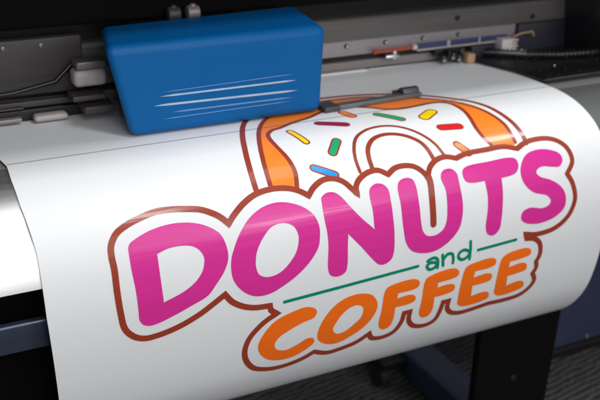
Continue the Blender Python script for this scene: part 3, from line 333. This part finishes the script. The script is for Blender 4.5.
STRIPES = [(0.249, 0.4778, 0.0709, 0.0747, 0.0012, 'stripe_dim'), (0.2455, 0.4817, 0.064, 0.064, 0.0028, 'stripe'), (0.2352, 0.484, 0.0499, 0.0465, 0.0032, 'stripe'), (0.2642, 0.4749, 0.0364, 0.0354, 0.0024, 'stripe_dim'), (0.2474, 0.4714, 0.027, 0.0289, 0.0013, 'stripe_dim')]

# ------------------------------------------------------------------ floor
bm = bmesh.new()
vs = [bm.verts.new(p) for p in ((-6,-5,-.9),(8,-5,-.9),(8,8,-.9),(-6,8,-.9))]; bm.faces.new(vs)
o = finish(bm, 'floor', M['carpet'], smooth=False); o['kind'] = 'structure'
o['label'] = 'dark grey ribbed carpet floor beneath the printer'; 

# ------------------------------------------------------------------ the printed vinyl
sheet = thing('vinyl_sheet', 'glossy white printed vinyl sheet with pink and orange lettering draped over the printer front', 'printed sheet')
EL = [(-.42,-.012),(-.03,-.0046),(0,-.0005),(.05,-.004),(.106,-.0045),(.14,-.002),(.179,.0012),(.27,.0013),(.40,.0068),(.56,.008),(.9,.01)]
ER = [(-.42,1.004),(-.1,1.006),(.0,1.009),(.05,1.0065),(.14,1.0065),(.37,1.0005),(.44,.996),(.53,.988),(.9,.984)]
def lerp_tab(T, s):
    for (a, x), (b, y) in zip(T, T[1:]):
        if s <= b: return x+(y-x)*(s-a)/(b-a)
    return T[-1][1]
me_v, me_f, nr = [], [], []
NX = 24
for side, off in ((0, 0.), (1, -.0007)):
    for s in SS:
        a, b = lerp_tab(EL, s), lerp_tab(ER, s)
        for i in range(NX+1):
            p, n = surf(a+(b-a)*i/NX, s, off); me_v.append(tuple(p)); nr.append(tuple(n if side == 0 else -n))
W_ = NX+1; H_ = len(SS); K = W_*H_
for j in range(H_-1):
    for i in range(NX):
        q = (j*W_+i, j*W_+i+1, (j+1)*W_+i+1, (j+1)*W_+i)
        me_f.append(q[::-1]); me_f.append(tuple(K+v for v in q))
    for i in (0, NX):
        q = (j*W_+i, (j+1)*W_+i, K+(j+1)*W_+i, K+j*W_+i); me_f.append(q if i else q[::-1])
me = bpy.data.meshes.new('sheet_body'); me.from_pydata(me_v, [], me_f); me.update()
me.polygons.foreach_set('use_smooth', [True]*len(me_f)); me.normals_split_custom_set_from_vertices(nr)
link('sheet_body', me, M['vinyl'], sheet)

LET = {'letter_d':('pink','pink letter D'), 'letter_o':('pink','pink letter O'), 'letter_n':('pink','pink letter N'), 'letter_u':('pink','pink letter U'),
       'letter_t':('pink','pink letter T'), 'letter_s':('pink','pink letter S'), 'letter_c':('orange','orange letter C'), 'letter_o_small':('orange','orange letter O'),
       'letter_f':('orange','first orange letter F'), 'letter_f_next':('orange','second orange letter F'), 'letter_e':('orange','first orange letter E'), 'letter_e_next':('orange','second orange letter E')}
for k, (m_, lb) in LET.items(): fill_part('letter', FILLS[k], M[m_], .0004, sheet, lb)
fill_part('doughnut_ring', FILLS['orange_ring'], M['ring'], .0002, sheet, 'orange doughnut body behind the pink lettering')
stroke_part('doughnut_outline', STROKES['doughnut_ring'], M['brown'], .0004, sheet, 'brown contour lines of the doughnut')
stroke_part('lettering_outline', STROKES['letter_outline'], M['brown'], .0006, sheet, 'brown outline around both words')
stroke_part('green_line', STROKES['rule'], M['teal'], .0004, sheet, 'long green line above the orange word')
stroke_part('green_line', STROKES['rule_short'], M['teal'], .0004, sheet, 'short green line right of the word and')
stroke_part('small_word', STROKES['word_and'], M['teal'], .0004, sheet, 'green word and between the lines')
for c, a, b, w in SPRINKLES:
    a, b = U([a, b])
    L1 = offset_loops([a, b], w, False); L2 = offset_loops([a, b], w-.0029, False)
    flat_print('sprinkle', L1+L2, lambda p: dist(p, [a,b], False) < w*1.01, .0003, [M['ring' if c == 'orange' else c], M['brown']], sheet,
               c+' sprinkle', which=lambda p: 0 if dist(p, [a,b], False) < (w-.0029)*1.001 else 1)
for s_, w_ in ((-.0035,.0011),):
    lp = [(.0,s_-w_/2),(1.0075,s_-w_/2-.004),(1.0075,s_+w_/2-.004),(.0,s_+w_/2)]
    flat_print('crease_shade', [(lp, True)], lambda p: winding(p, lp) != 0, .0009, M['crease_shade'], sheet)  # flat dark strip painted as the crease's shade

# ------------------------------------------------------------------ the printer
pr = thing('large_format_printer', 'wide black and grey printer with aluminium front apron standing on black legs', 'printer', (0,.3,-.9))
def curve_shell(s0, s1, off, th, x0, x1, back):
    pts = []
    st = [s0] + [s for s in SS if s0 < s < s1] + [s1]
    for s in st:
        p, n = surf(0, s, off); pts.append((p[1], p[2]))
    inn = []
    for s in st[::-1]:
        p, n = surf(0, s, off-th); inn.append((p[1], p[2]))
    bm = bmesh.new(); prism_x(bm, pts+inn, x0, x1); return bm
finish(curve_shell(-.415, .0, -.004, .02, -1.1, 1.9, 0), 'platen', M['platen'], pr)
ap = finish(curve_shell(.0005, .2285, -.004, .006, -1.1, .96, 0), 'front_apron', M['apron'], pr)
finish(curve_shell(.0005, .2285, -.004, .006, .9605, 1.9, 0), 'apron_shaded_end', M['apron_shaded_end'], pr)  # same shell as the front apron, shade put into its colour
finish(B(-1.1,1.9,-.095,.5,-.33,-.03), 'lower_body', M['leg_black'], pr, .004)
# front extrusion under the apron
bm = bmesh.new(); prism_x(bm, [(-.158,-.1730),(-.1565,-.1700),(-.148,-.1690),(-.148,-.213),(-.158,-.213)], -1.1, 1.75)
finish(bm, 'front_rail', M['bar'], pr, .0012)
# back wall and beam
finish(B(-1.1,2.2,.262,.5,-.03,.62), 'back_panel', M['black'], pr, .003)
bm = bmesh.new()
prism_x(bm, [(.228,.0655),(.228,.1035),(.232,.1085),(.262,.1085),(.262,.0655)], -1.1, 1.24)
prism_x(bm, [(.2265,.0985),(.2265,.1015),(.2279,.1015),(.2279,.0985)], -1.1, 1.24)
be = finish(bm, 'beam', M['beam'], pr, .0006)
st = finish(B(-1.1,1.10,.235,.262,.034,.0645), 'rail_strip', M['strip'], pr, .0012)
for px in (-.55,-.3,-.05,.69,.778,.866,.952):
    bm = bmesh.new(); cyl(bm, (px,.2345,.0535), (0,1,0), .0046, .003, 20)
    finish(bm, 'screw', M['black'], st, .0008, 2)
    bm = bmesh.new(); cyl(bm, (px+.0005,.2326,.0535), (0,1,0), .0026, .002, 6); finish(bm, 'screw_socket', M['steel'], st)
for px in (.941,1.135):
    bm = bmesh.new(); cyl(bm, (px,.2275,.090-.012*(px>1)), (0,1,0), .0055, .004, 20); finish(bm, 'screw', M['black'], be, .0008, 2)
finish(B(-1.1,1.12,.240,.262,.004,.0205), 'lower_strip', M['lower'], pr, .0015)
finish(B(-1.1,1.12,.250,.262,.0206,.0338), 'slot_shade', M['black'], pr)  # black strip painted for the shadow line between the two strips
finish(B(.60,.735,.2275,.2395,.0012,.0042), 'rail_glare_strip', M['glare_white'], pr, .001)  # white plate added as the light's reflection on the rail
finish(B(.735,.93,.2325,.2395,.0012,.0030), 'thin_strip', M['steel'], pr, .0006)
# top dark cover in front of the back wall (upper edge of the picture)
finish(B(-1.1,2.2,.18,.262,.150,.30), 'cover_lip', M['leg_black'], pr, .01)
# raised front hood, above the picture; it shades the platen
bm = bmesh.new(); prism_x(bm, [(.0,.30),(-.015,.30),(-.015,.32),(.25,.75),(.5,.75),(.5,.70),(.27,.70)], -1.1, 2.2)
finish(bm, 'raised_hood', M['black'], pr, .003)
# right end
bm = bmesh.new(); prism_y(bm, [(1.235,-.02),(1.215,.14),(1.235,.30),(1.9,.30),(1.9,-.02)], .09, .262)
finish(bm, 'end_cover', M['gloss_black'], pr, .008)
finish(B(1.10,1.30,.225,.262,-.02,.0640), 'end_panel', M['indigo'], pr, .003)
# black feed tray at the right of the platen
bm = bmesh.new()
pts = [(1.012,.028),(1.9,.028),(1.9,.258),(.93,.258),(.975,.19),(1.0,.11)]
lo = [bm.verts.new((x,y,.0012)) for x, y in pts]; hi = [bm.verts.new((x,y,.0075)) for x, y in pts]
bm.faces.new(lo[::-1]); bm.faces.new(hi)
for i in range(len(pts)): bm.faces.new((lo[i], lo[(i+1)%6], hi[(i+1)%6], hi[i]))
tr = finish(bm, 'feed_tray', M['gloss_black'], pr, .0018)
k = 0
for r in range(6):
    for c in range(15):
        x = 1.035+c*.02+random.uniform(-.004,.004); y = .045+r*.028+random.uniform(-.005,.005)
        if x > 1.30 or random.random() < .5: continue
        bm = bmesh.new(); cyl(bm, (x,y,.0088), (0,.25,1), random.uniform(.0015,.003), .003, 10)
        finish(bm, 'stud', M['steel'] if random.random() < .12 else M['black'], tr, .0006, 2); k += 1
# ribbed cable lying on the tray
bm = bmesh.new()
path = [(.985,.235,.014),(1.03,.20,.016),(1.08,.165,.016),(1.14,.14,.016),(1.21,.125,.017),(1.30,.118,.02),(1.45,.115,.022)]
tube(bm, path, .0065)
for i in range(46):
    t = i/45*(len(path)-1); a = int(min(t, len(path)-2)); f = t-a
    p = Vector(path[a]).lerp(Vector(path[a+1]), f); d = Vector(path[a+1])-Vector(path[a])
    cyl(bm, p, d, .009, .004, 14)
finish(bm, 'ribbed_cable', M['gloss_black'], pr)
# orange hose with fitting and blue ribbon on the rail
bm = bmesh.new(); tube(bm, [(.748,.226,.0395),(.765,.225,.0385),(.80,.225,.0385),(.838,.226,.040)], .0036)
bmesh.ops.create_icosphere(bm, subdivisions=2, radius=.0055, matrix=Matrix.Translation((.750,.225,.0390)))
finish(bm, 'hose', M['hose'], pr)
bm = bmesh.new(); cyl(bm, (.795,.226,.0285), (0,0,1), .0055, .016, 16); cyl(bm, (.79,.226,.026), (1,0,0), .0045, .03, 16)
finish(bm, 'hose_fitting', M['steel'], pr, .0006, 2)
bm = bmesh.new(); cyl(bm, (.842,.227,.0395), (1,0,0), .0058, .010, 16); finish(bm, 'hose_collar', M['nylon'], pr, .001, 2)
rb = finish(B(.852,1.075,.2275,.2335,.0345,.0435), 'ribbon', M['tape'], pr, .001)
finish(B(.849,1.092,.2255,.2335,.0300,.0340), 'ribbon_edge', M['pale'], pr, .001)
for x0, x1 in ((.921,.929),(1.0,1.004)): finish(B(x0,x1,.226,.2345,.0335,.0455), 'ribbon_clip', M['pale'], rb, .001)
# pinch roller assembly near the right edge of the sheet
for x, z, r in ((.905,.014,.009),(.926,.018,.012),(.942,.012,.010)):
    bm = bmesh.new(); cyl(bm, (x,.214,z), (1,0,0), r, .012, 24); w_ = finish(bm, 'pinch_roller', M['gloss_black'], pr, .0012, 2)
    bm = bmesh.new(); cyl(bm, (x-.0035,.2032,z-.002), (1,.6,0), .003, .008, 12); finish(bm, 'axle', M['steel'], w_, .0006, 2)
bm = bmesh.new(); box(bm, .890,.955,.222,.238,.018,.031); box(bm, .912,.918,.205,.238,.010,.030)
finish(bm, 'roller_bracket', M['black'], pr, .0015)
finish(B(.953,.972,.195,.216,.0012,.021), 'guide_block', M['tan'], pr, .003)
finish(B(.975,1.035,.214,.236,.006,.031), 'drive_housing', M['indigo'], pr, .003)
bm = bmesh.new(); box(bm, 1.045,1.072,.205,.232,.008,.040)
for i in range(5): box(bm, 1.070,1.086-.002*(i%2),.204,.231,.009+i*.0065,.0125+i*.0065)
finish(bm, 'toothed_block', M['nylon'], pr, .0012)
bm = bmesh.new(); tube(bm, [(1.03,.205,.004),(1.06,.195,.014),(1.085,.19,.018),(1.11,.19,.010),(1.125,.19,.004)], .0026); finish(bm, 'wire_loop', M['pale'], pr)
bm = bmesh.new()
tube(bm, [(1.085,.22,.040),(1.10,.215,.047),(1.125,.21,.050),(1.13,.21,.040)], .0022); finish(bm, 'wire_loop', M['tan'], pr)
# dark parts left of the carriage
finish(B(-1.1,.172,.205,.226,.036,.130), 'left_panel', M['panel'], pr, .004)
bm = bmesh.new(); box(bm, -1.1,.20,.190,.203,.0215,.0315); box(bm, -.2,.064,.180,.19,.0225,.0255)
finish(bm, 'left_rail', M['panel'], pr, .0012)
finish(B(-.2,.058,.168,.182,.0050,.0120), 'left_slider', M['lower'], pr, .002)
finish(B(-.2,.18,.184,.204,.0015,.0200), 'left_trough', M['black'], pr, .002)
finish(B(.076,.131,.160,.182,.0035,.0145), 'cap_block', M['pale'], pr, .0052)
finish(B(.0,.008,.19,.204,.035,.14), 'cable_guide', M['indigo'], pr, .002)

# stand
finish(B(-1.1,.10,-.09,-.05,-.86,-.331), 'dark_corner_cover', M['leg_black'], pr, .003)  # black panel added to cover the light floor patch at lower left
for x0, x1 in ((.800,1.004),(-1.0,-.80)):
    bm = bmesh.new()
    prism_y(bm, [(x0+.010,-.295),(x1+.004,-.295),(x1-.020,-.885),(x0+.006,-.885)], -.115, -.095)
    lg = finish(bm, 'leg', M['leg_black'], pr, .004)
    fb = finish(B(x0+.185,x0+.270,-.55,.62,-.875,-.80), 'foot_beam', M['navy'], pr, .008)
    for y in (-.48,.40,.55):
        bm = bmesh.new(); cyl(bm, (x0+.13,y,-.868), (1,0,0), .032, .03, 28); finish(bm, 'caster', M['caster'], pr, .004)
        bm = bmesh.new(); box(bm, x0+.115,x0+.20,y-.03,y+.03,-.842,-.815); finish(bm, 'caster_bracket', M['black'], pr, .004)
finish(B(1.10,1.95,.12,.16,-.712,-.30), 'side_panel', M['navy'], pr, .006)
finish(B(1.10,1.95,.115,.165,-.738,-.7125), 'side_panel_lip', M['black'], pr, .004)
bm = bmesh.new(); cyl(bm, (1.335,.1195,-.700), (0,1,0), .0045, .004, 16); finish(bm, 'screw', M['steel'], pr, .001, 2)

# ------------------------------------------------------------------ print carriage
ca = thing('print_carriage', 'blue plastic print head carriage with white stripes above the sheet', 'print carriage', (.35,.1,.004))
YF = .036
# two stations from front to back: the lid slopes back above the step line, the side tapers inwards
st_ = [(YF, [(.1955,.0015),(.5330,.0015),(.5380,.1490),(.1625,.1480)]),
       (.150, [(.2280,.0015),(.5300,.0015),(.5340,.1640),(.1860,.1560)])]
bm = bmesh.new(); rg = [[bm.verts.new((x,y,z)) for x, z in q] for y, q in st_]
bm.faces.new(rg[0]); bm.faces.new(rg[-1][::-1])
for a_, b_ in zip(rg, rg[1:]):
    for i in range(4): bm.faces.new((a_[i], b_[i], b_[(i+1)%4], a_[(i+1)%4]))
finish(bm, 'carriage_body', M['carriage'], ca, .0145, 8)
# moulded step line and vertical joint, raised 0.6 mm
bm = bmesh.new(); prism_y(bm, [(.194,.1170),(.526,.1176),(.526,.1184),(.194,.1178)], YF-.0006, YF+.002); finish(bm, 'seam', M['seam'], ca)
bm = bmesh.new(); box(bm, .2998,.3006,YF-.0005,YF+.002,.060,.116); finish(bm, 'seam', M['seam'], ca)
for x0, x1, z0, z1, h, mm in STRIPES:
    bm = bmesh.new(); prism_y(bm, [(x0,z0),(x0+.02,z0-h/2),(x1-.02,z1-h/2),(x1,z1),(x1-.02,z1+h/2),(x0+.02,z0+h/2)], YF-.0008, YF+.001)
    finish(bm, 'stripe', M[mm], ca)
finish(B(.255,.495,.06,.135,.0011,.0052), 'nozzle_plate', M['black'], ca, .001)
br = finish(B(.142,.196,.150,.186,.056,.084), 'side_bracket', M['pale'], ca, .008)
finish(B(.147,.196,.152,.186,.0845,.098), 'side_bracket_top', M['beam'], ca, .003)
for x, mm in ((.318,'panel'),(.352,'lower')):
    bm = bmesh.new(); cyl(bm, (x,.168,.160), (1,0,0), .012, .022, 20); cyl(bm, (x,.168,.168), (0,0,1), .006, .014, 16)
    finish(bm, 'ink_damper', M[mm], ca, .003)
finish(B(.24,.52,.149,.185,.10,.150), 'damper_tray', M['black'], ca, .003)
bm = bmesh.new(); box(bm, .15,.20,.13,.18,.016,.030); box(bm, .135,.19,.14,.18,.036,.046)
finish(bm, 'carriage_slider', M['panel'], ca, .003)

# ------------------------------------------------------------------ media clamp on the sheet
cl = thing('media_clamp', 'thin grey metal media clamp lying across the top of the doughnut print', 'clamp', (.64,.045,.001))
RZ = math.radians(3.0); c0 = (.56,.04,0)
finish(B(.565,.742,.0345,.0500,.0012,.0092, rz=RZ, c=c0), 'clamp_bar', M['clamp'], cl, .0012)
finish(B(.535,.566,.030,.066,.0012,.0100, rz=RZ, c=c0), 'clamp_end', M['clamp_dark'], cl, .002)
bm = bmesh.new(); prism_x(bm, [(.046,.0093),(.050,.018),(.058,.0195),(.070,.012),(.070,.0093)], .704, .738)
finish(bm, 'clamp_knob', M['clamp_dark'], cl, .0022)
finish(B(.700,.742,.0502,.070,.0012,.0091, rz=RZ, c=c0), 'clamp_foot', M['clamp_dark'], cl, .001)

# ------------------------------------------------------------------ lamps
def area(name, loc, target, sx, sy, power, col=(1,1,1)):
    d = bpy.data.lights.new(name, 'AREA'); d.shape = 'RECTANGLE'; d.size = sx; d.size_y = sy; d.energy = power; d.color = col
    o = bpy.data.objects.new(name, d); COL.objects.link(o); o.location = loc
    z = (Vector(loc)-Vector(target)).normalized(); x = Vector((1,0,0)); x = (x - z*x.dot(z)).normalized(); y = z.cross(x)
    o.rotation_euler = Matrix((x,y,z)).transposed().to_euler(); return o
area('ceiling_lamp', (.62,-.12,2.1), (.6,-.14,0), 2.0, .70, 20.5, (1,.985,.97))
area('glare_lamp_left', (.60,-.92,1.45), (.19,-.14,-.04), .26, .22, 8, (.97,.985,1))
area('glare_lamp_right', (1.96,-.20,1.45), (.83,-.13,-.03), .28, .26, 9, (.97,.985,1))
area('front_lamp', (-.05,-2.15,1.0), (-.05,-.16,-.08), .8, 1.9, 21, (1,.99,.985))
area('room_lamp', (1.6,-2.75,1.25), (.6,-.15,-.2), 2.0, 1.3, 24, (1,.985,.99))
area('tube_lamp', (1.62,-2.70,.90), (.42,-.165,-.085), .62, .022, 5, (1,1,1))
w = bpy.data.worlds.new('World'); sc.world = w; w.use_nodes = True
nt = w.node_tree; bg = nt.nodes['Background']; bg.inputs['Strength'].default_value = .13
bg.inputs['Color'].default_value = (.95,.97,1.0,1)

# ------------------------------------------------------------------ camera
R = [[0.891741142397417, -0.16224745592393355, 0.4224612384609516], [-0.45194849782425633, -0.36723498671049143, 0.8129458898660743], [0.023244144857316504, -0.9158680186478597, -0.40080604055814284]]
cd = bpy.data.cameras.new('camera'); cam = bpy.data.objects.new('camera', cd); COL.objects.link(cam)
cam.matrix_world = Matrix([[R[i][0], -R[i][1], -R[i][2], CAMLOC[i]] for i in range(3)] + [[0,0,0,1]])
cd.sensor_width = 36; cd.lens = 945.67/600*36; cd.clip_start = .05; cd.clip_end = 60
cd.dof.use_dof = True; cd.dof.focus_distance = 1.38; cd.dof.aperture_fstop = 4.0
sc.camera = cam
sc.view_settings.view_transform = 'Standard'; sc.view_settings.look = 'None'; sc.view_settings.exposure = 0
sc.render.engine = 'CYCLES'
# printer hardware seen beside the carriage and on the stand
bm = bmesh.new(); tube(bm, [(-.3,.183,.050),(-.05,.180,.047),(.05,.184,.050),(.12,.19,.060),(.15,.195,.085)], .0035); finish(bm, 'ink_tube', M['gloss_black'], pr)
for x in (-.02,.045,.105):
    bm = bmesh.new(); cyl(bm, (x,.2045,.118), (0,1,0), .0035, .003, 16); finish(bm, 'screw', M['screw'], pr, .0006, 2)
for z in (-.55,-.75):
    bm = bmesh.new(); cyl(bm, (.90,-.1155,z), (0,1,0), .008, .005, 6); finish(bm, 'bolt', M['black'], pr, .001, 2)
